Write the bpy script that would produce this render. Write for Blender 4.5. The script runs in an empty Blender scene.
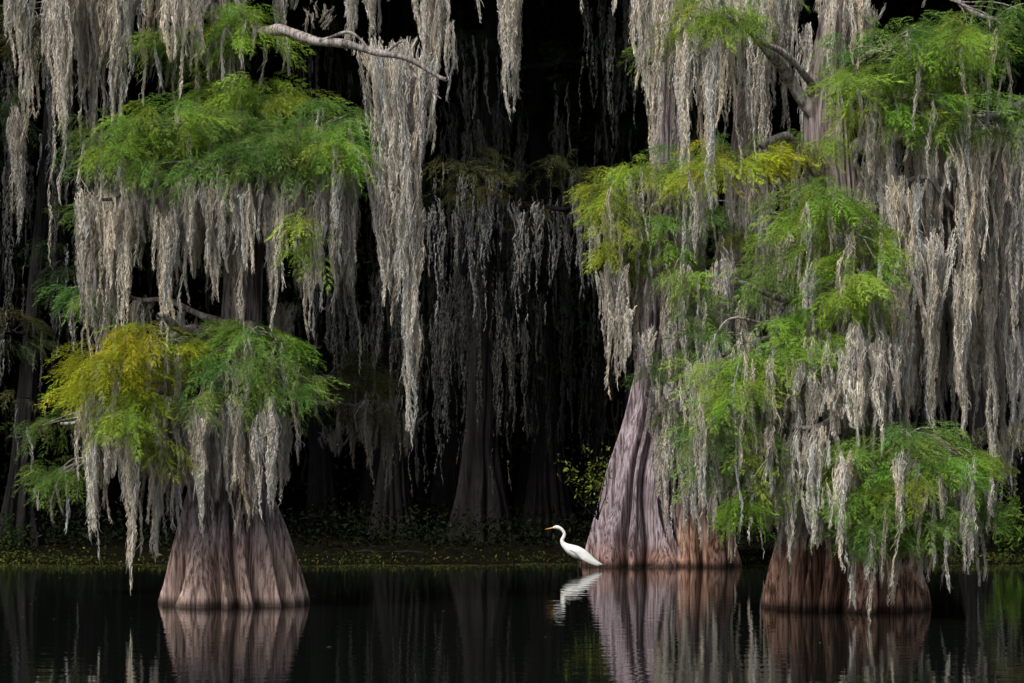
import bpy, math
import numpy as np
from mathutils import Vector
rng = np.random.default_rng(7)
scene = bpy.context.scene
H = 2.0; F = 2000.0; HY = 460.0
def at(px, py, d):
    """survey helper: bearing/elevation at a known distance -> world metres"""
    return np.array([(px-512.0)*d/F, d, H+(HY-py)*d/F])

# ------------------------------------------------------------------ helpers
def mesh_obj(name, V, Fc, mat, parent=None, col=None, smooth=False):
    V = np.asarray(V, dtype=np.float32).reshape(-1,3); Fc = np.asarray(Fc, dtype=np.int32)
    k = Fc.shape[1]; n = Fc.shape[0]
    me = bpy.data.meshes.new(name)
    me.vertices.add(len(V)); me.vertices.foreach_set('co', V.ravel())
    me.loops.add(n*k); me.loops.foreach_set('vertex_index', Fc.ravel())
    me.polygons.add(n); me.polygons.foreach_set('loop_start', np.arange(0,n*k,k,dtype=np.int32))
    me.polygons.foreach_set('use_smooth', np.full(n, smooth, dtype=bool))
    if col is not None:
        a = me.color_attributes.new('Col','FLOAT_COLOR','POINT')
        c = np.ones((len(V),4),dtype=np.float32); c[:,:3] = col
        a.data.foreach_set('color', c.ravel())
    me.update(calc_edges=True)
    me.materials.append(mat)
    ob = bpy.data.objects.new(name, me); scene.collection.objects.link(ob)
    if parent is not None:
        ob.parent = parent
        ob.matrix_parent_inverse = parent.matrix_basis.inverted()
    return ob
def empty(name, loc):
    e = bpy.data.objects.new(name, None); e.location = loc
    scene.collection.objects.link(e); return e

class Acc:
    def __init__(s): s.V=[]; s.F=[]; s.C=[]; s.n=0
    def add(s, V, Fc, C=None):
        s.V.append(V.astype(np.float32)); s.F.append((Fc+s.n).astype(np.int32)); s.n += len(V)
        if C is not None: s.C.append(C.astype(np.float32))
    def obj(s, name, mat, parent=None, smooth=False):
        if not s.V: return
        return mesh_obj(name, np.concatenate(s.V), np.concatenate(s.F), mat, parent,
                        np.concatenate(s.C) if s.C else None, smooth)

# ------------------------------------------------------------------ materials
def newmat(name):
    m = bpy.data.materials.new(name); m.use_nodes = True
    nt = m.node_tree; nt.nodes.clear()
    return m, nt, nt.nodes, nt.links
def leafmat(name, trans=0.35, gain=1.0):
    m,nt,N,L = newmat(name)
    at_ = N.new('ShaderNodeAttribute'); at_.attribute_name='Col'
    d = N.new('ShaderNodeBsdfDiffuse'); o = N.new('ShaderNodeOutputMaterial')
    L.new(at_.outputs['Color'], d.inputs['Color'])
    if trans>0:
        t = N.new('ShaderNodeBsdfTranslucent'); mx = N.new('ShaderNodeMixShader'); mx.inputs[0].default_value=trans
        L.new(at_.outputs['Color'], t.inputs['Color'])
        L.new(d.outputs[0], mx.inputs[1]); L.new(t.outputs[0], mx.inputs[2]); L.new(mx.outputs[0], o.inputs[0])
    else: L.new(d.outputs[0], o.inputs[0])
    return m
def barkmat(name, dark, light, stain_d, stain_l, stain_h=1.0):
    m,nt,N,L = newmat(name)
    geo = N.new('ShaderNodeNewGeometry')
    mp = N.new('ShaderNodeMapping'); mp.inputs['Scale'].default_value=(22,22,1.3)
    L.new(geo.outputs['Position'], mp.inputs['Vector'])
    n1 = N.new('ShaderNodeTexNoise'); n1.inputs['Scale'].default_value=1.0; n1.inputs['Detail'].default_value=9; n1.inputs['Roughness'].default_value=0.68
    L.new(mp.outputs[0], n1.inputs['Vector'])
    n2 = N.new('ShaderNodeTexNoise'); n2.inputs['Scale'].default_value=2.2; n2.inputs['Detail'].default_value=5
    L.new(geo.outputs['Position'], n2.inputs['Vector'])
    def ramp(c0,c1,a,b):
        r = N.new('ShaderNodeValToRGB'); r.color_ramp.elements[0].position=a; r.color_ramp.elements[1].position=b
        r.color_ramp.elements[0].color=(*c0,1); r.color_ramp.elements[1].color=(*c1,1)
        L.new(n1.outputs['Fac'], r.inputs[0]); return r
    r1 = ramp(dark,light,0.41,0.60); r2 = ramp(stain_d,stain_l,0.40,0.58)
    sep = N.new('ShaderNodeSeparateXYZ'); L.new(geo.outputs['Position'], sep.inputs[0])
    ad = N.new('ShaderNodeMath'); ad.operation='MULTIPLY_ADD'; ad.inputs[1].default_value=0.9
    L.new(n2.outputs['Fac'], ad.inputs[0]); L.new(sep.outputs['Z'], ad.inputs[2])
    mr = N.new('ShaderNodeMapRange'); mr.inputs['From Min'].default_value=stain_h+0.2; mr.inputs['From Max'].default_value=stain_h+0.75
    L.new(ad.outputs[0], mr.inputs['Value'])
    mx = N.new('ShaderNodeMixRGB'); L.new(mr.outputs[0], mx.inputs[0]); L.new(r2.outputs[0], mx.inputs[1]); L.new(r1.outputs[0], mx.inputs[2])
    mr2 = N.new('ShaderNodeMapRange'); mr2.inputs['From Min'].default_value=0.03; mr2.inputs['From Max'].default_value=0.14
    mr2.inputs['To Min'].default_value=0.2; mr2.inputs['To Max'].default_value=1.0
    L.new(sep.outputs['Z'], mr2.inputs['Value'])
    mr3 = N.new('ShaderNodeMapRange'); mr3.inputs['From Min'].default_value=0.35; mr3.inputs['From Max'].default_value=0.65
    mr3.inputs['To Min'].default_value=0.65; mr3.inputs['To Max'].default_value=1.15
    L.new(n2.outputs['Fac'], mr3.inputs['Value'])
    mm = N.new('ShaderNodeMath'); mm.operation='MULTIPLY'; L.new(mr2.outputs[0], mm.inputs[0]); L.new(mr3.outputs[0], mm.inputs[1])
    sc = N.new('ShaderNodeVectorMath'); sc.operation='SCALE'; L.new(mx.outputs[0], sc.inputs[0]); L.new(mm.outputs[0], sc.inputs[3])
    b = N.new('ShaderNodeBsdfPrincipled'); b.inputs['Roughness'].default_value=0.85; b.inputs['Specular IOR Level'].default_value=0.2
    L.new(sc.outputs[0], b.inputs['Base Color'])
    bp = N.new('ShaderNodeBump'); bp.inputs['Strength'].default_value=0.8; bp.inputs['Distance'].default_value=0.06
    L.new(n1.outputs['Fac'], bp.inputs['Height']); L.new(bp.outputs[0], b.inputs['Normal'])
    o = N.new('ShaderNodeOutputMaterial'); L.new(b.outputs[0], o.inputs[0]); return m
def plain(name, c, rough=0.6, spec=0.3):
    m,nt,N,L = newmat(name)
    b = N.new('ShaderNodeBsdfPrincipled'); b.inputs['Roughness'].default_value=rough; b.inputs['Specular IOR Level'].default_value=spec
    n = N.new('ShaderNodeTexNoise'); n.inputs['Scale'].default_value=30; n.inputs['Detail'].default_value=4
    r = N.new('ShaderNodeValToRGB'); r.color_ramp.elements[0].color=(*[x*0.88 for x in c],1); r.color_ramp.elements[1].color=(*[min(1,x*1.05) for x in c],1)
    L.new(n.outputs['Fac'], r.inputs[0]); L.new(r.outputs[0], b.inputs['Base Color'])
    o = N.new('ShaderNodeOutputMaterial'); L.new(b.outputs[0], o.inputs[0]); return m

M_leaf = leafmat('cypress_foliage', 0.4)
M_moss = leafmat('spanish_moss', 0.0)
M_far  = leafmat('forest_foliage', 0.0)
M_barkL = barkmat('bark_pale', (0.08,0.058,0.060),(0.42,0.35,0.37),(0.16,0.09,0.075),(0.68,0.50,0.43),0.85)
M_barkC = barkmat('bark_mauve',(0.075,0.056,0.062),(0.46,0.375,0.41),(0.075,0.036,0.027),(0.40,0.235,0.19),0.35)
M_barkR = barkmat('bark_brown',(0.08,0.06,0.055),(0.36,0.30,0.29),(0.075,0.033,0.022),(0.54,0.325,0.235),0.90)
M_barkB = barkmat('bark_forest_shaded',(0.003,0.0025,0.0025),(0.016,0.013,0.0135),(0.003,0.0025,0.0025),(0.013,0.010,0.0095),0.6)  # background shade put into the colour, far darker than the near barks
M_limb = barkmat('limb_bark',(0.10,0.08,0.07),(0.42,0.38,0.36),(0.1,0.08,0.07),(0.4,0.35,0.33),0.3)

# ------------------------------------------------------------------ trunk
def smooth1(a, k):
    ker = np.hanning(2*k+3)[1:-1]; ker/=ker.sum()
    p = np.pad(a, k, mode='reflect', reflect_type='odd')
    return np.convolve(p, ker, mode='valid')
def trunk(acc, path, radii, nl=15, amp=0.26, na=420, nz=170, seed=0, squash=0.9, fh=2.2):
    r = np.random.default_rng(seed)
    path=np.array(path); radii=np.array(radii)
    z0=path[0,2]; z1=path[-1,2]
    u=np.linspace(0,1,nz)**1.5; z=z0+(z1-z0)*u
    x=smooth1(np.interp(z,path[:,2],path[:,0]),7); y=smooth1(np.interp(z,path[:,2],path[:,1]),7)
    R=smooth1(np.interp(z,path[:,2],radii),5)
    th=np.linspace(0,2*np.pi,na,endpoint=False)
    T,Z=np.meshgrid(th,z)
    a,b,c,d=r.random(4)*6.28
    A=amp*np.clip(1-np.maximum(z,0)/(fh*2.0),0.28,1)
    Tw=T+0.20*np.sin(2*T+a+0.25*Z)+0.09*np.sin(5*T+b)+0.06*np.sin(1.4*Z+c)+0.04*np.sin(3.7*Z+3*T+d)
    nn=int(nl)
    lobe=np.abs(np.cos(nn*Tw/2))**1.0
    big=0.5+0.5*np.sin(3*T+d)*np.cos(2*T+c)
    lobe2=np.abs(np.cos((nn+4)*Tw+a+0.5*np.sin(2*Z)))
    fine=np.sin(23*Tw+1.7*Z+a)*0.5+np.sin(41*Tw-2.3*Z+b)*0.45+np.sin(67*T+4*Z)*0.35
    Ac=A[:,None]
    rr=R[:,None]*(1.05-Ac*(1-lobe)*(0.75+0.7*big) -Ac*0.20*(1-lobe2)+0.010*fine+0.025*np.sin(3*T+1.9*Z+a)+0.015*np.sin(7*T-3*Z+c))
    X=x[:,None]+rr*np.cos(T); Y=y[:,None]+rr*np.sin(T)*squash
    V=np.stack([X,Y,Z],-1).reshape(-1,3)
    i=np.arange(nz-1)[:,None]; j=np.arange(na)[None,:]; j2=(j+1)%na
    Fc=np.stack([i*na+j,i*na+j2,(i+1)*na+j2,(i+1)*na+j],-1).reshape(-1,4)
    acc.add(V,Fc)
def catmull(P, n):
    P=np.array(P,float)
    if len(P)<3:
        t=np.linspace(0,1,n)[:,None]; return P[0]*(1-t)+P[-1]*t
    Q=np.vstack([2*P[0]-P[1],P,2*P[-1]-P[-2]])
    out=[]; m=len(P)-1
    for s in np.linspace(0,m-1e-6,n):
        k=int(s); t=s-k; p0,p1,p2,p3=Q[k:k+4]
        out.append(0.5*((2*p1)+(-p0+p2)*t+(2*p0-5*p1+4*p2-p3)*t*t+(-p0+3*p1-3*p2+p3)*t**3))
    return np.array(out)
def tube(acc, P, r0, r1, n=24, na=9, wob=0.03, seed=None, radii=None):
    C=catmull(P,n); rs=rng.random(6)*6.28
    L=np.linalg.norm(C[-1]-C[0]); t=np.linspace(0,1,n)
    C[:,0]+=wob*np.sin(t*L*5+rs[0])*np.minimum(t*4,1); C[:,2]+=wob*np.sin(t*L*6.3+rs[1])*np.minimum(t*4,1); C[:,1]+=wob*np.sin(t*L*4+rs[2])
    D=np.gradient(C,axis=0); D/=np.linalg.norm(D,axis=1)[:,None]+1e-9
    up=np.where(np.abs(D[:,2:3])>0.9,np.array([[0,1.,0]]),np.array([[0,0,1.]]))
    A=np.cross(D,up); A/=np.linalg.norm(A,axis=1)[:,None]; B=np.cross(D,A)
    r=(r0+(r1-r0)*t) if radii is None else np.interp(t,np.linspace(0,1,len(radii)),radii)
    r=r*(1+0.12*np.sin(t*L*11+rs[3]))
    th=np.linspace(0,2*np.pi,na,endpoint=False)
    V=C[:,None]+r[:,None,None]*(np.cos(th)[None,:,None]*A[:,None]+np.sin(th)[None,:,None]*B[:,None])
    i=np.arange(n-1)[:,None]; j=np.arange(na)[None,:]; j2=(j+1)%na
    Fc=np.stack([i*na+j,i*na+j2,(i+1)*na+j2,(i+1)*na+j],-1).reshape(-1,4)
    acc.add(V.reshape(-1,3),Fc)

# ------------------------------------------------------------------ cypress spray templates
def make_spray(seed):
    r=np.random.default_rng(seed); tris=[]
    nb=8
    for k in range(nb):
        s=0.10+0.90*k/(nb-1)
        for side in (-1,1):
            base=np.array([s,0.02*side,-0.55*s*s+0.04*r.normal()])
            ang=math.radians(r.uniform(20,48))*side
            if k==nb-1: ang*=0.35
            bl=(0.42-0.20*s)*r.uniform(0.7,1.3)
            dr=r.uniform(0.3,1.2)
            nf=7
            for q in range(nf):
                u=(q+0.4)/nf
                p=base+np.array([math.cos(ang)*bl*u, math.sin(ang)*bl*u, -dr*bl*u*u])
                dirv=np.array([math.cos(ang),math.sin(ang),-2*dr*u*0.7])
                for sd in (-1,1):
                    a2=ang+sd*math.radians(r.uniform(18,45)) if q<nf-1 else ang+sd*0.2
                    ll=0.088*(1.1-0.45*u)*r.uniform(0.8,1.25)
                    tip=p+np.array([math.cos(a2)*ll,math.sin(a2)*ll,-ll*r.uniform(-0.1,0.8)])
                    w=dirv/np.linalg.norm(dirv)*0.0135
                    tris.append([p-w,p+w,tip])
    return np.array(tris)
SPR=[make_spray(s) for s in range(6)]
def place_sprays(acc, pos, az, el, roll, scale, col):
    n=len(pos); which=rng.integers(0,len(SPR),n)
    for k,T in enumerate(SPR):
        m=which==k
        if not m.any(): continue
        ca,sa=np.cos(az[m]),np.sin(az[m]); ce,se=np.cos(el[m]),np.sin(el[m]); cr,sr=np.cos(roll[m]),np.sin(roll[m])
        ex=np.stack([ca*ce,sa*ce,se],-1)
        ey0=np.stack([-sa,ca,0*ca],-1); ez0=np.cross(ex,ey0)
        ey=ey0*cr[:,None]+ez0*sr[:,None]; ez=np.cross(ex,ey)
        t=T.reshape(-1,3)
        V=(t[None,:,0:1]*ex[:,None]+t[None,:,1:2]*ey[:,None]+t[None,:,2:3]*ez[:,None])*scale[m][:,None,None]+pos[m][:,None]
        V=V.reshape(-1,3); nv=len(V)
        Fc=np.arange(nv).reshape(-1,3)
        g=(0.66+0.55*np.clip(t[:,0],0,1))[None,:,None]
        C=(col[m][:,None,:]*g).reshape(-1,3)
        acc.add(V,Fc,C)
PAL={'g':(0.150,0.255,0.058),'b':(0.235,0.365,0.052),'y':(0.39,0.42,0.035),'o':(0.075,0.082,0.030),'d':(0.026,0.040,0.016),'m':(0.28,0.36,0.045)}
def pad(fol, limbs, strands, spec, hub=None, moss=(0.4,1.1), mossn=3, lr=0.035, ms=1.0):
    cx,cy,rx,ry,d,rd,nc,tint=spec
    c=at(cx,cy,d); s=d/F; RX=rx*s; RZ=ry*s*1.15
    base=np.array(PAL[tint]); pts=[]
    for k in range(nc):
        while True:
            q=rng.uniform(-1,1,3)
            if (q**2).sum()<1: break
        p=c+np.array([q[0]*RX,q[1]*rd,q[2]*RZ]); p[2]-= 0.12*RX*q[0]**2
        pts.append(p)
        ns=int(rng.integers(7,22)); R=rng.uniform(0.12,0.36)
        off=rng.normal(0,1,(ns,3)); off/=np.linalg.norm(off,axis=1)[:,None]
        off*=R*rng.random((ns,1))**0.5; off[:,2]*=0.6
        out=math.atan2(p[1]-c[1]+rng.normal()*0.1,p[0]-c[0]+rng.normal()*0.1)
        az=out+rng.normal(0,0.9,ns)
        el=rng.uniform(-0.6,0.35,ns)
        sc=rng.uniform(0.20,0.46,ns)
        v=rng.uniform(0.55,1.3); shift=rng.normal(0,0.13,1)
        cc=np.tile(base*v,(ns,1))*rng.uniform(0.75,1.25,(ns,1)); cc[:,0]*=(1+shift)
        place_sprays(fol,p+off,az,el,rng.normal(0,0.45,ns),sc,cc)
        if mossn>0:
            for _ in range(rng.poisson(mossn)):
                L=rng.uniform(*moss); o=rng.normal(0,0.13,3)
                strands.append((p[0]+o[0],p[1]+o[1]+0.06,p[2]-0.02,L,rng.uniform(0.022,0.055),rng.normal(0,0.03),rng.normal(0,0.03),ms*rng.uniform(0.75,1.1)))
    if hub is not None:
        hub=np.array(hub)
        mid=(hub*0.5+c*0.5)+np.array([0,0,0.12])
        tube(limbs,[hub,mid,c-np.array([0,0,0.05])],lr*1.6,lr*0.7,n=18,wob=0.04)
        for p in pts:
            k=rng.uniform(0.25,0.95); st=mid*(1-k)+(c-np.array([0,0,0.05]))*k
            tube(limbs,[st,(st+p)/2+np.array([0,0,0.05]),p],lr*0.4,0.006,n=9,na=5,wob=0.02)
def tassel(strands, xc, hw, yt, yb, d, n, dd=0.25, shade=1.0, w=(0.028,0.066), lean=0.0):
    s=d/F
    for _ in range(n):
        o=np.clip(rng.normal(0,0.5),-1,1)
        L=(yb-yt)*s*(1-0.74*abs(o)**0.8)*(rng.uniform(0.4,1.02) if rng.random()<0.6 else rng.uniform(0.85,1.05))
        p=at(xc+o*hw, yt+rng.uniform(-6,12), d+rng.normal(0,dd*0.5))
        strands.append((p[0],p[1],p[2],max(L,0.15),rng.uniform(*w),-o*hw*s*rng.uniform(0.2,0.9)+lean*s,rng.normal(0,0.03),shade*rng.uniform(0.74,1.16)))
def curtain(strands, x0,x1,yt0,yt1,yb0,yb1,d,nt,dd=0.5,shade=1.0,hw=(7,24),per=(7,19),w=(0.028,0.066)):
    for k in range(nt):
        if rng.random()<0.08: continue
        u=(k+rng.uniform(-0.4,1.4))/nt
        x=x0+(x1-x0)*u
        yt=rng.uniform(yt0,yt1); yb=yb0+(yb1-yb0)*rng.random()**1.1
        if yb<yt+15: yb=yt+15
        dk=d+rng.uniform(-dd,dd); sh=shade*rng.uniform(0.75,1.15)
        tassel(strands,x,rng.uniform(*hw),yt,yb,dk,int(rng.integers(*per)),dd=0.25,shade=sh,w=w)
        if rng.random()<0.55:
            p=at(x+rng.normal()*10,yt,dk); strands.append((p[0],p[1],p[2],(yb-yt)*dk/F*rng.uniform(1.0,1.35),rng.uniform(0.014,0.028),rng.normal(0,0.05),0,sh))
def build_moss(name, strands, parent, dens=125, fw=0.0034, seg=3, flen=(0.06,0.24), tint=(0.53,0.49,0.42), mat=None):
    S=np.array(strands); cnt=np.ceil(S[:,3]*dens*(S[:,4]/0.05)**0.6).astype(int)+6
    ns=len(S); idx=np.repeat(np.arange(ns),cnt); N=len(idx)
    L=S[idx,3]; t0=rng.random(N)*0.985
    l=rng.uniform(*flen,N)*(0.6+0.4*(1-t0)); l[rng.random(N)<0.2]*=1.8; l=np.minimum(l,(1.04-t0)*L+0.04)
    ph=rng.random((ns,5))*6.28; ph=ph[idx]
    a=rng.random(N)*6.28; rad=np.sqrt(rng.random(N))
    wa=rng.uniform(0.005,0.020,N); p1=rng.random(N)*6.28; p2=rng.random(N)*6.28; fr=rng.uniform(10,40,N)
    fl=rng.normal(0,0.10,(N,2)) ; stray=rng.random(N)<0.16; fl[stray]*=2.8
    wd=rng.random(N)*6.28; W=np.stack([np.cos(wd),np.sin(wd),rng.normal(0,0.3,N)],-1)
    fwid=fw*rng.uniform(0.6,1.7,N)
    V=np.empty((N,seg+1,2,3),dtype=np.float32)
    for k in range(seg+1):
        s=k/seg; tt=t0+s*l/L
        env=S[idx,4]*(0.10+0.90*np.clip(1-tt,0,1)**0.75)*(0.74+0.34*np.sin(tt*L*6+ph[:,0])+0.26*np.sin(tt*L*15+ph[:,1]))
        env*=np.minimum(1,0.45+tt*L*4)
        cx=S[idx,5]*tt+0.045*np.sin(tt*L*2.1+ph[:,2])*np.minimum(1,tt*3)+0.018*np.sin(tt*L*6.7+ph[:,3])
        cy=S[idx,6]*tt+0.03*np.sin(tt*L*2.6+ph[:,4])
        x=S[idx,0]+cx+np.cos(a)*rad*env+wa*np.sin(fr*s*l*2+p1)+fl[:,0]*l*s*(1-0.4*s)
        y=S[idx,1]+cy+np.sin(a)*rad*env+wa*np.sin(fr*s*l*2+p2)+fl[:,1]*l*s*(1-0.4*s)
        z=S[idx,2]-t0*L-l*s*np.where(stray,0.8,1.0)
        P=np.stack([x,y,z],-1); ww=(fwid*(1.0 if k==0 else (1.15-0.9*s)))[:,None]*W
        V[:,k,0]=P-ww; V[:,k,1]=P+ww
    b=(np.arange(N)*(seg+1)*2)[:,None]+(np.arange(seg)*2)[None,:]
    Fc=np.stack([b,b+1,b+3,b+2],-1).reshape(-1,4)
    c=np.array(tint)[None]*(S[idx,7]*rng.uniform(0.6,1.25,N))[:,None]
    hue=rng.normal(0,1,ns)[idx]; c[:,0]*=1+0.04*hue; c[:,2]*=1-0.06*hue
    C=np.repeat(c,(seg+1)*2,axis=0)
    return mesh_obj(name,V.reshape(-1,3),Fc,mat or M_moss,parent,C)

def tpath(lst):
    P=[at(a,b,d) for a,b,r,d in lst]; R=[r*d/F for a,b,r,d in lst]
    P=[np.array([P[0][0],P[0][1],-0.6])]+P; R=[R[0]*1.04]+R
    return P,R

# ================================================================== LEFT CYPRESS
dL=27.9
root=empty('cypress_tree',(at(233,603,dL)[0],dL,0))
tr=Acc(); lb=Acc(); fo=Acc(); st=[]
P,R=tpath([(234,603,74,dL),(234,588,70,dL),(233,565,63,dL),(232,535,54,dL),(230,505,45,dL),(229,470,34,dL),(230,430,25,dL),(236,370,21,dL),(242,300,19,dL),(247,230,18,dL),(244,150,16,dL),(228,60,14,dL),(215,-60,12,dL),(212,-200,7,dL)])
trunk(tr,P,R,nl=18,amp=0.42,seed=3,fh=2.8)
tr.obj('trunk',M_barkL,root,True)
hubs=[(242,330),(245,200),(230,70),(222,-10),(235,400)]
h=[at(a,b,dL) for a,b in hubs]
tube(lb,[at(228,40,dL),at(270,30,26.8),at(320,41,26.1),at(385,53,25.8),at(447,78,25.7)],0.095,0.026,n=40,wob=0.02)
tube(lb,[at(320,41,26.1),at(345,34,26.0),at(368,46,25.9)],0.03,0.012,n=12)
tube(lb,[at(385,53,25.8),at(400,40,25.8),at(412,44,25.7)],0.025,0.006,n=12)
tube(lb,[at(410,66,25.8),at(425,86,25.7),at(440,98,25.7)],0.02,0.006,n=12)
tube(lb,[at(240,360,dL),at(205,340,27.0),at(170,322,26.3),at(160,316,26.1)],0.09,0.04,n=24)
tube(lb,[at(222,-20,dL),at(300,-45,27),at(400,-40,26.4),at(520,-30,26.4)],0.09,0.03,n=30)
tube(lb,[at(218,-40,dL),at(140,-60,27),at(60,-50,26.8),at(-30,-60,26.6)],0.09,0.03,n=30)
tube(lb,[at(235,90,dL),at(205,60,27.6),at(188,20,27.4),at(180,-90,27.6)],0.08,0.03,n=30)
tube(lb,[at(247,230,dL),at(160,190,27.2),at(100,200,26.8)],0.06,0.02,n=24)
UP=[(225,122,100,30,27.3,1.2,34,'g'),(322,132,50,30,27.2,1.0,23,'g'),(128,142,46,20,27.2,0.9,16,'g'),(255,98,66,14,27.4,0.8,15,'b'),(165,120,50,16,26.6,0.5,14,'b'),(285,155,72,18,26.3,0.6,18,'g'),(200,165,56,14,26.3,0.5,11,'g'),(345,150,26,18,26.4,0.5,7,'b'),(115,150,26,14,26.4,0.4,5,'b')]
for s in UP: pad(fo,lb,st,s,h[1],moss=(0.5,1.3),mossn=0.9,lr=0.05)
pad(fo,lb,st,(245,25,34,22,27.2,0.6,10,'b'),h[3],moss=(0.4,0.9),mossn=0.6)
pad(fo,lb,st,(185,40,34,24,27.2,0.5,9,'g'),h[3],moss=(0.4,0.9),mossn=0.8)
pad(fo,lb,st,(120,-30,90,22,27.8,1.2,14,'g'),h[3],moss=(0.6,1.6),mossn=1.8)
pad(fo,lb,st,(20,20,30,24,28.6,0.7,7,'o'),h[3],moss=(0.6,1.6),mossn=1)
pad(fo,lb,st,(300,-75,110,26,27.6,1.4,14,'g'),h[3],moss=(0.4,1.0),mossn=0.6)
pad(fo,lb,st,(105,215,20,18,28.4,0.5,5,'g'),h[1],moss=(0.5,1.0),mossn=1)
pad(fo,lb,st,(308,232,10,16,26.2,0.2,2,'b'),h[1],moss=(0.3,0.6),mossn=0)
pad(fo,lb,st,(85,290,22,18,28.6,0.4,5,'g'),h[0],moss=(0.5,1.0),mossn=1)
LO=[(112,375,52,24,26.4,0.6,21,'y'),(150,345,36,20,26.5,0.6,13,'y'),(135,415,32,20,26.2,0.5,11,'m'),(250,350,48,24,26.7,0.7,20,'g'),(215,335,36,14,27.0,0.6,9,'g'),(275,380,30,18,26.5,0.6,11,'g'),(212,388,40,14,26.3,0.5,10,'g'),(155,435,20,16,26.4,0.3,6,'m'),(250,335,44,12,26.6,0.5,7,'b')]
for s in LO: pad(fo,lb,st,s,h[0],moss=(0.4,1.2),mossn=0.9,lr=0.05)
for s in [(362,378,38,22,29.4,0.9,14,'o'),(375,412,30,12,29.4,0.8,8,'o')]: pad(fo,lb,st,s,h[4],moss=(0.3,0.9),mossn=1.0,ms=0.6)
for s in [(58,470,22,12,29.3,0.5,6,'g'),(62,420,18,20,29.3,0.5,4,'g')]: pad(fo,lb,st,s,h[4],moss=(0.3,0.8),mossn=0.6)
curtain(st,95,350,155,195,230,340,27.0,22,dd=0.8)
curtain(st,85,150,165,215,240,340,27.3,7,dd=0.6)
curtain(st,155,345,185,215,250,335,26.5,13,dd=0.3)
curtain(st,85,115,200,240,290,360,28.0,4,dd=0.3,shade=0.85)
tassel(st,170,18,180,330,26.6,20); tassel(st,310,20,190,355,26.5,22); tassel(st,275,15,185,325,26.4,18); tassel(st,125,14,185,350,27.0,16); tassel(st,350,11,165,300,26.8,12); tassel(st,210,16,180,305,26.4,16); tassel(st,332,12,180,310,26.5,12)
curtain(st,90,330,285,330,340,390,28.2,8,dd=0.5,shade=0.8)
curtain(st,80,295,395,425,460,545,26.8,18,dd=0.6)
curtain(st,165,292,400,425,455,520,26.4,14,dd=0.3)
tassel(st,130,8,410,600,26.2,10); tassel(st,92,13,400,535,26.5,16); tassel(st,156,14,415,570,26.5,15); tassel(st,272,13,395,515,26.3,15); tassel(st,236,14,395,490,26.2,12); tassel(st,200,15,400,545,26.3,15); tassel(st,110,10,410,500,26.3,10); tassel(st,180,12,400,560,26.7,12)
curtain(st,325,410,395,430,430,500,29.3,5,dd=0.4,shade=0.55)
curtain(st,0,215,-50,-20,10,140,27.3,16,dd=0.8)
curtain(st,40,160,-45,-20,90,210,26.9,6,dd=0.5)
tassel(st,18,14,110,245,28.6,14,shade=0.7); tassel(st,62,16,-20,150,26.9,16); tassel(st,112,10,-30,190,27.3,10); tassel(st,22,14,-50,110,27.5,12)
curtain(st,150,330,-40,10,5,65,27.6,8,dd=0.4,shade=0.85)
tassel(st,396,38,40,320,26.5,46,dd=0.3); tassel(st,408,30,60,430,26.4,38,dd=0.25); tassel(st,412,12,200,480,26.4,20,dd=0.15); tassel(st,384,30,150,310,26.5,22,dd=0.2)
tassel(st,430,22,-40,160,26.6,26); tassel(st,440,18,-40,100,26.8,14); tassel(st,450,8,20,100,26.4,5)
tassel(st,350,18,-40,60,26.8,14); tassel(st,375,18,-40,68,26.8,12)
tassel(st,508,16,-40,132,26.4,26); tassel(st,516,10,-40,100,26.6,10); tassel(st,476,5,-40,35,26.6,4)
lb.obj('limbs',M_limb,root,True); fo.obj('foliage',M_leaf,root); build_moss('moss',st,root)

# ================================================================== CENTRE CYPRESS
dC=38.1
root=empty('cypress_tree.001',(at(640,565,dC)[0],dC,0))
tr=Acc(); lb=Acc(); fo=Acc(); st=[]
P,R=tpath([(641,564,61,dC),(638,552,54,dC),(635,535,46,dC),(636,505,38,dC),(642,460,30,dC),(650,420,25,dC),(658,370,22,dC),(664,300,20,dC),(668,200,18,dC),(670,100,17,dC),(668,0,16,dC),(668,-120,12,dC),(668,-260,6,dC)])
trunk(tr,P,R,nl=14,amp=0.46,seed=11,fh=3.4)
tr.obj('trunk',M_barkC,root,True)
hc=[at(666,300,dC),at(670,180,dC),at(671,40,dC),at(669,-80,dC)]
for s in [(640,180,50,18,36.3,1.0,17,'m'),(690,160,60,16,36.3,1.3,16,'g'),(622,218,30,22,36.1,0.7,11,'m'),(665,238,34,20,36.0,0.8,10,'b'),(612,255,20,12,36.2,0.6,6,'m'),(700,205,45,22,36.2,1.0,13,'g'),(640,255,24,26,36.0,0.5,6,'m')]:
    pad(fo,lb,st,s,hc[1],moss=(0.4,1.4),mossn=1.1,lr=0.05)
for s in [(690,310,36,28,36.0,0.8,10,'g'),(672,365,22,16,35.9,0.7,7,'g'),(725,285,34,24,35.9,0.9,10,'g'),(690,270,36,24,35.8,0.7,8,'b')]:
    pad(fo,lb,st,s,hc[0],moss=(0.5,1.5),mossn=1.3,lr=0.05)
for s in [(690,30,60,24,36.6,1.4,12,'b'),(650,-60,90,30,37.5,2,14,'g')]:
    pad(fo,lb,st,s,hc[2],moss=(0.6,2.0),mossn=1.7,lr=0.05)
curtain(st,635,790,-40,0,90,230,36.6,13,dd=0.8,shade=0.9,hw=(8,16))
tassel(st,684,9,40,290,35.6,18); tassel(st,705,10,70,235,35.9,15); tassel(st,655,12,60,240,36.2,14)
curtain(st,600,700,225,300,310,400,36.1,15,dd=0.5,shade=0.95,hw=(7,14))
curtain(st,648,700,360,400,430,520,36.6,9,dd=0.3,shade=0.85,hw=(7,12))
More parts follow.
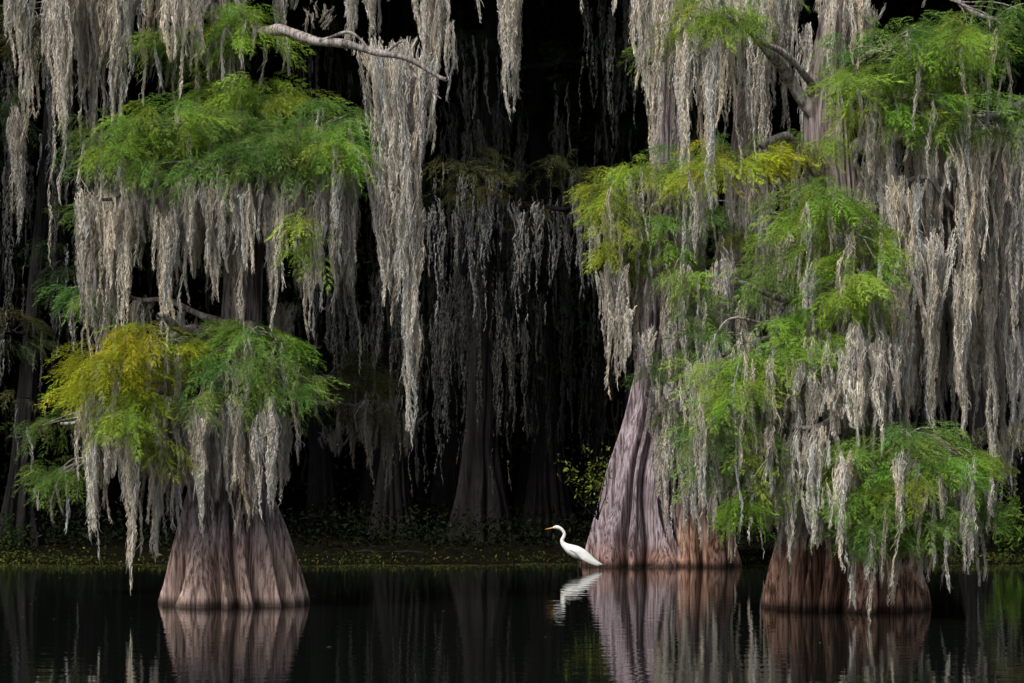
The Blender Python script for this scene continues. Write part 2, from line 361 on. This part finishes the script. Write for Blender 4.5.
curtain(st,620,740,250,330,350,460,35.7,13,dd=0.3,shade=0.95,hw=(6,13))
curtain(st,590,650,200,230,240,290,36.1,6,shade=0.8,hw=(5,10))
lb.obj('limbs',M_limb,root,True); fo.obj('foliage',M_leaf,root); build_moss('moss',st,root,dens=72,fw=0.0050)

d2=37.9
root=empty('cypress_tree.002',(at(705,565,d2)[0],d2,0))
tr=Acc(); lb=Acc(); fo=Acc(); st=[]
P,R=tpath([(706,564,38,d2),(704,545,34,d2),(701,515,28,d2),(702,480,23,d2),(708,430,19,d2),(722,340,16,d2),(740,200,15,d2),(755,60,14,d2),(765,-100,9,d2),(768,-220,5,d2)])
trunk(tr,P,R,nl=10,amp=0.44,seed=21,na=220,nz=120); tr.obj('trunk',M_barkR,root,True)
hh=[at(712,400,d2),at(742,190,d2),at(758,20,d2)]
for s in [(715,420,36,20,36.0,0.8,8,'g'),(735,380,40,20,35.9,0.9,8,'g'),(690,400,24,20,36.0,0.5,5,'b')]: pad(fo,lb,st,s,hh[0],moss=(0.5,1.6),mossn=1.4)
for s in [(770,150,40,22,36.5,1.2,8,'g'),(770,230,40,30,36.6,1.0,8,'m')]: pad(fo,lb,st,s,hh[1],moss=(0.5,1.6),mossn=1.8)
for s in [(760,-30,60,30,37,1.4,8,'g')]: pad(fo,lb,st,s,hh[2],moss=(0.5,2.0),mossn=2)
curtain(st,660,780,390,450,480,550,36.1,19,dd=0.5,shade=0.92,hw=(7,14))
curtain(st,740,840,200,290,380,500,36.8,12,dd=0.8,shade=0.75,hw=(8,16))
curtain(st,730,820,-20,60,150,300,36.8,10,dd=0.8,shade=0.75,hw=(8,16))
lb.obj('limbs',M_limb,root,True); fo.obj('foliage',M_leaf,root); build_moss('moss',st,root,dens=62,fw=0.0054)

# ================================================================== RIGHT CYPRESS
dR=27.2
root=empty('cypress_tree.003',(at(847,607,dR)[0],dR,0))
tr=Acc(); lb=Acc(); fo=Acc(); st=[]
P,R=tpath([(847,606,82,dR),(846,590,79,dR),(845,570,74,dR),(844,545,66,dR),(843,510,54,dR),(842,460,40,dR),(840,380,30,dR),(836,300,27,dR),(832,200,25,dR),(826,110,23,dR),(838,30,20,dR),(850,-60,15,dR),(858,-220,8,dR)])
trunk(tr,P,R,nl=18,amp=0.50,seed=5,fh=2.8); tr.obj('trunk',M_barkR,root,True)
hr=[at(842,430,dR),at(838,330,dR),at(832,210,dR),at(828,100,dR),at(848,-30,dR)]
tube(lb,[at(826,140,dR),at(800,90,27),at(775,60,26.8),at(740,20,26.5),at(700,-30,26.4)],0.11,0.04,n=30,wob=0.05)
tube(lb,[at(826,180,dR),at(800,150,27),at(785,135,26.8),at(760,150,26.6)],0.09,0.04,n=24,wob=0.04)
tube(lb,[at(830,170,dR),at(862,150,27),at(905,130,26.8),at(960,120,26.4),at(1040,100,26.2)],0.12,0.05,n=30,wob=0.06)
tube(lb,[at(832,215,dR),at(870,190,26.4),at(915,178,26.0),at(950,200,26.0),at(1000,250,26.1)],0.06,0.02,n=30,wob=0.05)
tube(lb,[at(795,428,25.1),at(825,424,25.0),at(850,400,25.1),at(862,352,25.6),at(845,320,dR)],0.028,0.06,n=30,wob=0.02)
tube(lb,[at(838,330,dR),at(790,300,26.0),at(745,285,25.5),at(722,250,25.4)],0.06,0.015,n=26,wob=0.05)
tube(lb,[at(790,300,26.0),at(770,320,25.7),at(735,320,25.4),at(712,345,25.4)],0.03,0.008,n=20,wob=0.04)
tube(lb,[at(842,450,dR),at(890,470,26.4),at(930,490,25.2),at(975,480,24.8)],0.07,0.02,n=26,wob=0.04)
tube(lb,[at(842,440,dR),at(790,450,26.6),at(745,470,26.2),at(720,500,26)],0.06,0.015,n=26,wob=0.04)
tube(lb,[at(846,-20,dR),at(930,-50,26.8),at(1040,-60,26.5)],0.1,0.04,n=26,wob=0.04)
RP=[((722,14,30,16,25.9,0.4,9,'b'),3),((700,168,30,10,26.2,0.4,5,'m'),2),((735,158,45,14,26.2,0.6,9,'y'),2),((800,150,45,12,26.4,0.6,6,'m'),2),
 ((890,45,60,26,26.0,0.8,20,'g'),3),((955,62,62,38,25.8,0.8,26,'b'),3),((1000,20,40,26,25.9,0.8,16,'g'),4),((905,100,55,18,25.7,0.6,13,'b'),3),((985,115,36,20,25.5,0.6,11,'g'),3),((865,80,38,20,25.7,0.5,8,'b'),3),
 ((830,200,50,14,25.4,0.5,9,'b'),2),((850,240,36,26,25.4,0.6,12,'b'),2),((852,290,28,30,25.3,0.5,11,'b'),2),((800,230,28,16,25.5,0.5,6,'b'),2),((818,325,24,22,25.3,0.4,7,'b'),1),
 ((778,275,20,18,25.6,0.4,4,'g'),2),((765,345,32,26,25.4,0.5,8,'b'),1),((725,350,24,22,25.5,0.4,5,'g'),1),
 ((738,388,42,24,25.3,0.6,12,'b'),0),((785,365,28,20,25.3,0.5,7,'b'),0),((710,425,32,24,25.5,0.5,8,'g'),0),((752,452,28,24,25.3,0.4,9,'b'),0),((747,492,12,24,25.2,0.2,5,'b'),0),((700,462,14,16,25.5,0.3,3,'g'),0),
 ((900,436,58,16,25.2,0.7,16,'g'),0),((852,472,28,28,25.1,0.5,9,'b'),0),((925,468,54,22,25.0,0.7,17,'b'),0),((890,508,44,22,25.0,0.5,11,'g'),0),((962,448,26,14,25.1,0.5,7,'m'),0),((865,525,22,18,25.0,0.4,6,'g'),0),((925,522,32,20,25.1,0.5,8,'g'),0),((962,495,18,22,25.2,0.4,5,'g'),0)]
for s,k in RP: pad(fo,lb,st,s,hr[k],moss=(0.3,1.0),mossn=0.8,lr=0.035)
pad(fo,lb,st,(900,-95,130,30,27,1.6,16,'g'),hr[4],moss=(0.4,1.0),mossn=0.7)
curtain(st,850,1020,120,190,250,480,26.6,23,dd=0.6)
curtain(st,880,1024,200,290,340,500,26.8,17,dd=0.5,shade=0.95)
curtain(st,930,1040,120,160,200,330,25.9,10,dd=0.3,shade=1.1)
tassel(st,972,26,125,340,25.6,34,shade=1.12); tassel(st,992,13,130,520,26.3,28,shade=1.05); tassel(st,905,26,180,440,25.8,32,shade=1.05); tassel(st,932,26,230,455,25.8,30,shade=1.05); tassel(st,885,16,170,340,25.8,16)
tassel(st,1015,16,330,490,26.7,16,shade=0.9); tassel(st,960,20,270,445,26.0,22)
curtain(st,640,760,-40,-10,20,110,26.6,8,dd=0.4,shade=1.05)
tassel(st,686,9,20,235,25.9,14,shade=1.05); tassel(st,712,10,40,245,25.8,15,shade=1.05); tassel(st,736,12,-20,155,26.2,13)
curtain(st,770,900,-40,10,20,90,26.7,9,dd=0.4,shade=0.9)
curtain(st,745,800,160,190,210,310,26.3,6,dd=0.3,shade=0.95)
curtain(st,780,915,290,360,390,505,26.1,21,dd=0.4,shade=0.98)
curtain(st,690,800,330,420,460,550,26.2,18,dd=0.4,shade=0.92)
curtain(st,670,790,310,400,390,480,25.9,9,dd=0.3,shade=0.98,hw=(6,12),per=(4,10))
curtain(st,770,960,460,505,520,568,25.6,17,dd=0.3,shade=0.95)
curtain(st,795,900,330,390,400,465,25.0,10,dd=0.15,shade=1.05,hw=(6,14),per=(6,12))
curtain(st,812,865,345,400,415,455,24.9,7,dd=0.1,shade=1.1,hw=(5,12))
curtain(st,695,800,350,440,440,550,25.0,8,dd=0.2,shade=1.0,hw=(4,9),per=(3,8))
curtain(st,780,900,225,300,310,390,25.1,6,dd=0.2,shade=1.0,hw=(4,9),per=(3,8))
curtain(st,800,985,445,490,520,570,24.7,9,dd=0.2,shade=1.0,hw=(4,9),per=(3,8))
tassel(st,968,10,455,568,24.7,12,shade=1.05); tassel(st,812,20,430,555,25.0,28,shade=1.05); tassel(st,792,14,430,575,25.3,20); tassel(st,838,10,450,545,25.0,10)
tassel(st,858,12,320,430,24.9,16,shade=1.1); tassel(st,880,12,330,435,25.1,14)
lb.obj('limbs',M_limb,root,True); fo.obj('foliage',M_leaf,root); build_moss('moss',st,root)

# ================================================================== cypresses behind, shade put into bark, leaf and moss colours
def back_tree(name, px, d, rpx, foliage, curtains, seed, lean=0):
    by=HY+H*F/d-4
    root=empty(name,(at(px,by,d)[0],d,0.1))
    tr=Acc(); lb=Acc(); fo=Acc(); st=[]
    P,R=tpath([(px,by,rpx,d),(px,by-30,rpx*0.75,d),(px+lean*.1,by-90,rpx*0.45,d),(px+lean*.4,by-220,rpx*0.30,d),(px+lean,by-420,rpx*0.24,d),(px+lean*1.4,by-700,rpx*0.15,d)])
    trunk(tr,P,R,nl=12,amp=0.42,seed=seed,na=120,nz=90); tr.obj('trunk',M_barkB,root,True)
    for s in foliage:
        hb=at(px+lean*0.6,min(s[1]+20,by-40),d)
        pad(fo,lb,st,s,hb,moss=(0.5,1.8),mossn=1.5,lr=0.05,ms=0.8)
    for c in curtains: curtain(st,*c[:7],c[7],dd=1.0,shade=c[8],hw=(5,12),per=(5,10))
    if lb.V: lb.obj('limbs',M_barkB,root,True)
    if fo.V: fo.obj('foliage',M_far,root)
    if st: build_moss('moss',st,root,dens=30,fw=0.0085,seg=3,tint=(0.205,0.205,0.19))  # moss tint lowered to paint in the background shade
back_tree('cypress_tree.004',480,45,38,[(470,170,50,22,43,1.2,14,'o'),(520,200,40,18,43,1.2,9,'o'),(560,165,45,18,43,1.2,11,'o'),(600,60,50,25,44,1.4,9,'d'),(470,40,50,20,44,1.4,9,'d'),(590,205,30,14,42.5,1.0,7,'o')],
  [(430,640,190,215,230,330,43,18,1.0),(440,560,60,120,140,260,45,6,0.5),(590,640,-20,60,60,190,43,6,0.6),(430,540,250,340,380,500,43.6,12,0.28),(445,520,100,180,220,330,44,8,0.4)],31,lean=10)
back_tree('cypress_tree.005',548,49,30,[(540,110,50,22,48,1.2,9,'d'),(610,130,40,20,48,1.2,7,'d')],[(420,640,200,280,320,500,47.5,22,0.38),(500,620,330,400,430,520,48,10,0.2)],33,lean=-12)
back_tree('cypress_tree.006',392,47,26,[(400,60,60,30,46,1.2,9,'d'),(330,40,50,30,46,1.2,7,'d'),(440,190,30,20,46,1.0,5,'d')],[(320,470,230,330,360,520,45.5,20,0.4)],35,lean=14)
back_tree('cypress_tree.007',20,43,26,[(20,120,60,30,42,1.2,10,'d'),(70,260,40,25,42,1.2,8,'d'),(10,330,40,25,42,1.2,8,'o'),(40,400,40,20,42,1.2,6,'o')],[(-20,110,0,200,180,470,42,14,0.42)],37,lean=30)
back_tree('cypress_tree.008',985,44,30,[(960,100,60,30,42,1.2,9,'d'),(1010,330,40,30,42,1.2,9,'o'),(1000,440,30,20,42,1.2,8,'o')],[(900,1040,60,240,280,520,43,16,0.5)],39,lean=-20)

# ================================================================== distant forest mass, colours darkened to stand for shade
tr=Acc()
for k in range(30):
    d=rng.uniform(50,82); x=rng.uniform(-0.36,0.36)*d*1.15; r=rng.uniform(0.45,0.85); l=rng.normal(0,0.6)
    trunk(tr,[np.array([x,d,-0.3]),np.array([x,d,0.4]),np.array([x+l*.1,d,2.0]),np.array([x+l*.5,d,6]),np.array([x+l,d,16]),np.array([x+l*1.4,d,26])],[r*1.1,r,r*.55,r*.36,r*.28,r*.12],nl=10,amp=0.3,na=60,nz=44,seed=100+k)
tr.obj('distant_trees',M_barkB,None,True)
def leafcloud(p, size, col):
    n=len(p); a=rng.normal(0,1,(n,3)); a/=np.linalg.norm(a,axis=1)[:,None]
    b=np.cross(a,rng.normal(0,1,(n,3))); b/=np.linalg.norm(b,axis=1)[:,None]
    s=size[:,None]; V=np.stack([p-a*s,p+b*s*0.42,p+a*s,p-b*s*0.42],1).reshape(-1,3)
    return V,np.arange(4*n).reshape(-1,4),np.repeat(col,4,axis=0)
N=2600; nl=40
dd=rng.uniform(47,78,N); xx=rng.uniform(-0.42,0.42,N)*dd*1.1
lo=np.where(rng.random(N)<0.25,0.3,4.0); zz=lo+rng.random(N)*(0.24*dd+4-lo)
cen=np.stack([xx,dd,zz],-1)
o=rng.normal(0,1,(N,nl,3))*np.array([0.75,0.6,0.32]); pp=(cen[:,None]+o).reshape(-1,3)
cb=np.array([0.026,0.038,0.015])[None]*rng.uniform(0.4,1.7,(N,1)); cb=np.repeat(cb,nl,axis=0)*rng.uniform(0.7,1.3,(N*nl,1))
V,Fc,C=leafcloud(pp,rng.uniform(0.05,0.13,N*nl),cb)
mesh_obj('forest_foliage',V,Fc,M_far,None,C)
N=700; nl=50  # near-black leaf clumps added to darken the sunlit ground behind the bank
dd=rng.uniform(41.5,52,N); xx=rng.uniform(-0.32,0.32,N)*dd; zz=0.15+rng.random(N)**2*0.8*(0.4+0.6*np.abs(np.sin(xx*0.7+dd)))
cen=np.stack([xx,dd,zz],-1); o=rng.normal(0,1,(N,nl,3))*np.array([0.35,0.3,0.13]); pp=(cen[:,None]+o).reshape(-1,3); pp[:,2]=np.maximum(pp[:,2],0.1)
cb=np.array([0.007,0.009,0.0045])[None]*rng.uniform(0.3,2.0,(N,1)); cb=np.repeat(cb,nl,axis=0)*rng.uniform(0.6,1.5,(N*nl,1))
V,Fc,C=leafcloud(pp,rng.uniform(0.03,0.08,N*nl),cb); mesh_obj('shade_undergrowth',V,Fc,M_far,None,C)
st=[]
for _ in range(1000):
    d=rng.uniform(47,75); x=rng.uniform(-0.32,0.32)*d; z=rng.uniform(3.5,0.24*d+2)
    st.append((x,d,z,rng.uniform(0.8,3.2),rng.uniform(0.05,0.14),0,0,rng.uniform(0.5,1.0)))
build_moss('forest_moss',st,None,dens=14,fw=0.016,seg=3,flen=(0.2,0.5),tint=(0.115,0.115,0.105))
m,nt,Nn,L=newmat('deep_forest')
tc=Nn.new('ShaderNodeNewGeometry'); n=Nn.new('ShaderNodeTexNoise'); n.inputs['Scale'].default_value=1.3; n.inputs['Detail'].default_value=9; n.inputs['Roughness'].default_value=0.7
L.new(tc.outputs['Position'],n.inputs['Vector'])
r=Nn.new('ShaderNodeValToRGB'); r.color_ramp.elements[0].position=0.4; r.color_ramp.elements[0].color=(0.003,0.004,0.002,1); r.color_ramp.elements[1].position=0.7; r.color_ramp.elements[1].color=(0.012,0.018,0.007,1)  # near-black green, the dark of the grove put into the colour
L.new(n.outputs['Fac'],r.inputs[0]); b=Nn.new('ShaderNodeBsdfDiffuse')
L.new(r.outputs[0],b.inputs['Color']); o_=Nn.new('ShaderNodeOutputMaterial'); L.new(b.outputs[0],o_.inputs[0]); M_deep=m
def sheet(fn,nu,nv):
    u,v=np.meshgrid(np.linspace(0,1,nu),np.linspace(0,1,nv)); P=fn(u,v)
    i=np.arange(nv-1)[:,None]; j=np.arange(nu-1)[None,:]
    Fc=np.stack([i*nu+j,i*nu+j+1,(i+1)*nu+j+1,(i+1)*nu+j],-1).reshape(-1,4)
    return P.reshape(-1,3),Fc
def wall(u,v):
    a=np.pi*(u*1.3-0.15); R=60+2.0*np.sin(a*23)+1.3*np.sin(a*51+v*9)+1.0*np.sin(v*30+a*11)
    return np.stack([-np.cos(a)*R, 36+np.sin(a)*R*0.85, -0.5+v*34+0*u],-1)
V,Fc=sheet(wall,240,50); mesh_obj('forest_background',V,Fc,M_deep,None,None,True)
def roof(u,v):  # unseen roof sheet added above frame to keep sun and sky off the background
    x=(u-0.5)*130; y=40.3+v*52+0.7*np.sin(x*.9)+0.5*np.sin(x*2.3); z=12.6+v*52*0.26+0.35*np.sin(x*0.7+y*.4)+0.25*np.sin(x*1.9-y*1.1)
    return np.stack([x,y,z],-1)
V,Fc=sheet(roof,200,70); mesh_obj('sun_block_canopy',V,Fc,M_deep,None,None,True)
n_=22000; x=rng.uniform(-40,40,n_); y=40.3+rng.exponential(2.0,n_)+0.7*np.sin(x*.9); z=12.8+rng.normal(0,0.4,n_)+0.26*(y-40.3)  # leaves along the edge of the added light-blocking roof
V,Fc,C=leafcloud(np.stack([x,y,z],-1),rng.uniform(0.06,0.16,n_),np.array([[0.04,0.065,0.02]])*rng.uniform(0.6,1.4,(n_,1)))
mesh_obj('sun_block_leaves',V,Fc,M_far,None,C)

# ================================================================== ground, water
xs=np.concatenate([np.linspace(-200,-26,30),np.linspace(-25,25,260),np.linspace(26,200,30)])
ys=np.concatenate([np.linspace(-120,30,20),np.linspace(31,48,150),np.linspace(49,250,60)])
X,Y=np.meshgrid(xs,ys)
def shore(x): return 38.2+0.35*np.sin(x*0.55+1)+0.2*np.sin(x*1.7)+0.1*np.sin(x*4.1)
t=Y-shore(X)
Z=np.where(t<0,np.maximum(t*0.22,-1.2),0.16*(1-np.exp(-np.maximum(t,0)/0.9)))+0.02*np.sin(X*3+Y*2)*np.exp(-np.abs(t)/8)+0.025*np.sin(X*7.3-Y*5)*(np.abs(t)<10)+0.02*np.sin(X*13+Y*11)*(np.abs(t)<10)
nu=len(xs); nv=len(ys); i=np.arange(nv-1)[:,None]; j=np.arange(nu-1)[None,:]
Fc=np.stack([i*nu+j,i*nu+j+1,(i+1)*nu+j+1,(i+1)*nu+j],-1).reshape(-1,4)
m,nt,Nn,L=newmat('mud_bank')
tc=Nn.new('ShaderNodeNewGeometry'); n=Nn.new('ShaderNodeTexNoise'); n.inputs['Scale'].default_value=3; n.inputs['Detail'].default_value=10; n.inputs['Roughness'].default_value=0.75
L.new(tc.outputs['Position'],n.inputs['Vector'])
r=Nn.new('ShaderNodeValToRGB'); e=r.color_ramp.elements; e[0].position=0.35; e[0].color=(0.003,0.0025,0.002,1); e[1].position=0.75; e[1].color=(0.012,0.012,0.007,1)
L.new(n.outputs['Fac'],r.inputs[0]); b=Nn.new('ShaderNodeBsdfDiffuse')
bp=Nn.new('ShaderNodeBump'); bp.inputs['Distance'].default_value=0.08; L.new(n.outputs['Fac'],bp.inputs['Height']); L.new(bp.outputs[0],b.inputs['Normal'])
L.new(r.outputs[0],b.inputs['Color']); o_=Nn.new('ShaderNodeOutputMaterial'); L.new(b.outputs[0],o_.inputs[0])
mesh_obj('ground',np.stack([X,Y,Z],-1).reshape(-1,3),Fc,m,None,None,True)

m,nt,Nn,L=newmat('swamp_water')
tc=Nn.new('ShaderNodeNewGeometry'); mp=Nn.new('ShaderNodeMapping'); mp.inputs['Scale'].default_value=(1.0,2.2,1)
L.new(tc.outputs['Position'],mp.inputs['Vector'])
n=Nn.new('ShaderNodeTexNoise'); n.inputs['Scale'].default_value=1.6; n.inputs['Detail'].default_value=3; n.inputs['Roughness'].default_value=0.5
L.new(mp.outputs[0],n.inputs['Vector'])
b=Nn.new('ShaderNodeBsdfPrincipled'); b.inputs['Base Color'].default_value=(0.0045,0.0055,0.0048,1); b.inputs['Roughness'].default_value=0.02; b.inputs['IOR'].default_value=1.40
bp=Nn.new('ShaderNodeBump'); bp.inputs['Strength'].default_value=0.3; bp.inputs['Distance'].default_value=0.012
L.new(n.outputs['Fac'],bp.inputs['Height']); L.new(bp.outputs[0],b.inputs['Normal'])
o_=Nn.new('ShaderNodeOutputMaterial'); L.new(b.outputs[0],o_.inputs[0])
mesh_obj('water',[(-200,-120,0),(200,-120,0),(200,60,0),(-200,60,0)],[[0,1,2,3]],m)

n_=15000; x=rng.uniform(-13,13,n_); t=rng.exponential(0.55,n_)
y=shore(x)+t-0.05; z=0.16*(1-np.exp(-t/0.9))+np.abs(rng.normal(0,0.045,n_))
dens=0.5+0.5*np.sin(x*1.3+2)*np.sin(x*0.7+y*1.3); side=np.clip(np.abs(x)/8,0.2,1)
keep=rng.random(n_)<dens*side+0.05
p=np.stack([x,y,z],-1)[keep]
mixc=rng.random((len(p),1)); col=np.where(mixc<0.6,np.array([[0.04,0.062,0.015]]),np.where(mixc<0.85,np.array([[0.14,0.155,0.03]]),np.array([[0.09,0.06,0.03]])))*rng.uniform(0.4,1.1,(len(p),1))
V,Fc,C=leafcloud(p,rng.uniform(0.02,0.05,len(p)),col); mesh_obj('bank_plants',V,Fc,M_leaf,None,C)
n_=5500; x=rng.uniform(-12,12,n_); y=shore(x)-0.05-rng.exponential(0.45,n_)*(0.6+0.8*np.abs(np.sin(x*0.9)))
nf=50; x[:nf]=rng.uniform(-8,8,nf); y[:nf]=rng.uniform(19,34,nf)
p=np.stack([x,y,np.full(n_,0.006)],-1); ang=rng.random(n_)*6.28; s=rng.uniform(0.012,0.035,n_)[:,None]
a=np.stack([np.cos(ang),np.sin(ang),0*ang],-1); bb=np.stack([-np.sin(ang),np.cos(ang),0*ang],-1)
V=np.stack([p-a*s,p+bb*s*.6,p+a*s,p-bb*s*.6],1).reshape(-1,3)
col=np.array([[0.12,0.14,0.03]])*rng.uniform(0.3,1.4,(n_,1))
mesh_obj('floating_leaves',V,np.arange(4*n_).reshape(-1,4),M_leaf,None,np.repeat(col,4,axis=0))
lg=Acc(); tube(lg,[at(330,556,40),at(385,552,40.2),at(440,556,40.3)],0.05,0.03,n=24,wob=0.03)
lg.obj('fallen_log',M_barkB,None,True)

def shrub(name, base, top, spread, n, col, size, ns=9):
    root=empty(name,tuple(base)); s=Acc(); pts=[]
    for k in range(ns):
        e=top+rng.normal(0,1,3)*spread; tube(s,[base,(base+e)/2+rng.normal(0,0.05,3),e],0.012,0.004,n=12,na=5,wob=0.02)
        for t in np.linspace(0.35,1,n//ns): pts.append(base*(1-t)+e*t+rng.normal(0,0.07,3))
    s.obj('stems',M_barkB,root,True); pts=np.array(pts)
    V,Fc,C=leafcloud(pts,rng.uniform(*size,len(pts)),np.array([col])*rng.uniform(0.6,1.4,(len(pts),1))); mesh_obj('leaves',V,Fc,M_leaf,root,C)
shrub('leafy_shrub',at(598,520,36.7),at(588,464,36.4),np.array([0.22,0.15,0.18]),260,(0.16,0.20,0.03),(0.03,0.055))
b0=at(1008,555,40); shrub('leafy_shrub.001',b0,at(1010,505,40),np.array([0.4,0.3,0.35]),900,(0.09,0.16,0.025),(0.03,0.07),16)
b0=at(12,555,40.5); shrub('leafy_shrub.002',b0,at(14,530,40.5),np.array([0.4,0.3,0.2]),400,(0.03,0.05,0.015),(0.03,0.06))

# ================================================================== great egret
M_white=plain('egret_feathers',(0.80,0.80,0.78),0.7,0.2); M_bill=plain('egret_bill',(0.75,0.36,0.05),0.4); M_black=plain('egret_leg',(0.015,0.015,0.015),0.5)
ex,ey=at(575,568,36.7)[0],36.7
root=empty('great_egret',(ex,ey,0))
def EP(u,w,v=0): return np.array([ex+u,ey+v,w])
def loft(acc, pts, n=70, na=20):
    A=np.array(pts); C=catmull(A[:,:3],n); t=np.linspace(0,1,n); tk=np.linspace(0,1,len(A))
    rv=np.interp(t,tk,A[:,3]); rh=np.interp(t,tk,A[:,4]); rv=smooth1(rv,2); rh=smooth1(rh,2)
    D=np.gradient(C,axis=0); D/=np.linalg.norm(D,axis=1)[:,None]
    side=np.array([[0,1.,0]]); Bn=np.cross(D,side); Bn/=np.linalg.norm(Bn,axis=1)[:,None]
    th=np.linspace(0,2*np.pi,na,endpoint=False)
    V=C[:,None]+np.cos(th)[None,:,None]*Bn[:,None]*np.abs(rv)[:,None,None]+np.sin(th)[None,:,None]*side[None]*np.abs(rh)[:,None,None]
    i=np.arange(n-1)[:,None]; j=np.arange(na)[None,:]; j2=(j+1)%na
    acc.add(V.reshape(-1,3),np.stack([i*na+j,i*na+j2,(i+1)*na+j2,(i+1)*na+j],-1).reshape(-1,4))
bd=Acc()
body=[(0.47,0.09,.008,.02),(0.38,0.13,.03,.05),(0.27,0.19,.07,.08),(0.14,0.26,.105,.10),(0.02,0.315,.115,.105),(-0.09,0.365,.095,.085),(-0.175,0.42,.062,.055),(-0.225,0.475,.042,.040),(-0.235,0.535,.034,.032),(-0.205,0.595,.030,.028),(-0.195,0.65,.028,.026),(-0.225,0.705,.028,.026),(-0.27,0.745,.030,.026),(-0.32,0.765,.035,.029),(-0.365,0.766,.028,.024),(-0.40,0.758,.016,.014)]
loft(bd,[(*EP(u,w),a,b_) for u,w,a,b_ in body],n=110)
bd.obj('body',M_white,root,True)
wg=Acc()
for sd in (-1,1):
    for k in range(6):
        o=k*0.022
        loft(wg,[(*EP(-0.10+k*0.03,0.37-o,sd*0.085),.02,.010),(*EP(0.05+k*0.02,0.33-o,sd*0.115),.055,.018),(*EP(0.20+k*0.015,0.245-o*.9,sd*0.10),.048,.014),(*EP(0.36+k*0.012,0.155-o*.7,sd*0.06),.028,.008),(*EP(0.50-k*0.012,0.085-o*.2,sd*0.03),.004,.003)],n=26,na=10)
wg.obj('wings',M_white,root,True)
bl=Acc(); loft(bl,[(*EP(-0.392,0.759),.014,.012),(*EP(-0.44,0.750),.011,.009),(*EP(-0.50,0.738),.007,.005),(*EP(-0.555,0.727),.001,.001)],n=16,na=10); bl.obj('bill',M_bill,root,True)
lg=Acc()
for sd,u in ((-1,0.03),(1,0.10)):
    tube(lg,[EP(u,0.24,sd*0.045),EP(u+0.03,0.1,sd*0.045),EP(u-0.01,-0.3,sd*0.045)],0.013,0.009,n=14,na=8,wob=0)
lg.obj('legs',M_black,root,True)
for sd in (-1,1):
    bpy.ops.mesh.primitive_uv_sphere_add(segments=12,ring_count=8,radius=0.008,location=tuple(EP(-0.368,0.772,sd*0.022)))
    o=bpy.context.object; o.name='eye'; o.data.materials.append(M_black); o.parent=root; o.matrix_parent_inverse=root.matrix_basis.inverted()

# ================================================================== light
w=bpy.data.worlds.new('World'); scene.world=w; w.use_nodes=True; nt=w.node_tree; nt.nodes.clear()
sky=nt.nodes.new('ShaderNodeTexSky'); sky.sky_type='NISHITA'; sky.sun_disc=False
EL=math.radians(50); AZ=math.radians(218)
sky.sun_elevation=EL; sky.sun_rotation=AZ; sky.dust_density=3
hs=nt.nodes.new('ShaderNodeHueSaturation'); hs.inputs['Saturation'].default_value=0.4
bg=nt.nodes.new('ShaderNodeBackground'); bg.inputs[1].default_value=0.15
wo=nt.nodes.new('ShaderNodeOutputWorld')
nt.links.new(sky.outputs[0],hs.inputs['Color']); nt.links.new(hs.outputs[0],bg.inputs[0]); nt.links.new(bg.outputs[0],wo.inputs[0])
sl=bpy.data.lights.new('sun','SUN'); sl.energy=4.0; sl.angle=math.radians(12); sl.color=(1,0.95,0.88)
so=bpy.data.objects.new('sun',sl); scene.collection.objects.link(so)
sdir=Vector((math.sin(AZ)*math.cos(EL),math.cos(AZ)*math.cos(EL),math.sin(EL)))
so.rotation_euler=sdir.to_track_quat('Z','Y').to_euler(); so.location=(0,-20,30)

cam=bpy.data.cameras.new('camera'); co=bpy.data.objects.new('camera',cam); scene.collection.objects.link(co)
co.location=(0,0,H); co.rotation_euler=(math.radians(90),0,0)
cam.sensor_width=36; cam.lens=36*F/1024; cam.shift_y=(HY-341.5)/1024; cam.clip_end=1000
scene.camera=co
scene.view_settings.view_transform='Standard'; scene.view_settings.look='None'; scene.view_settings.exposure=0
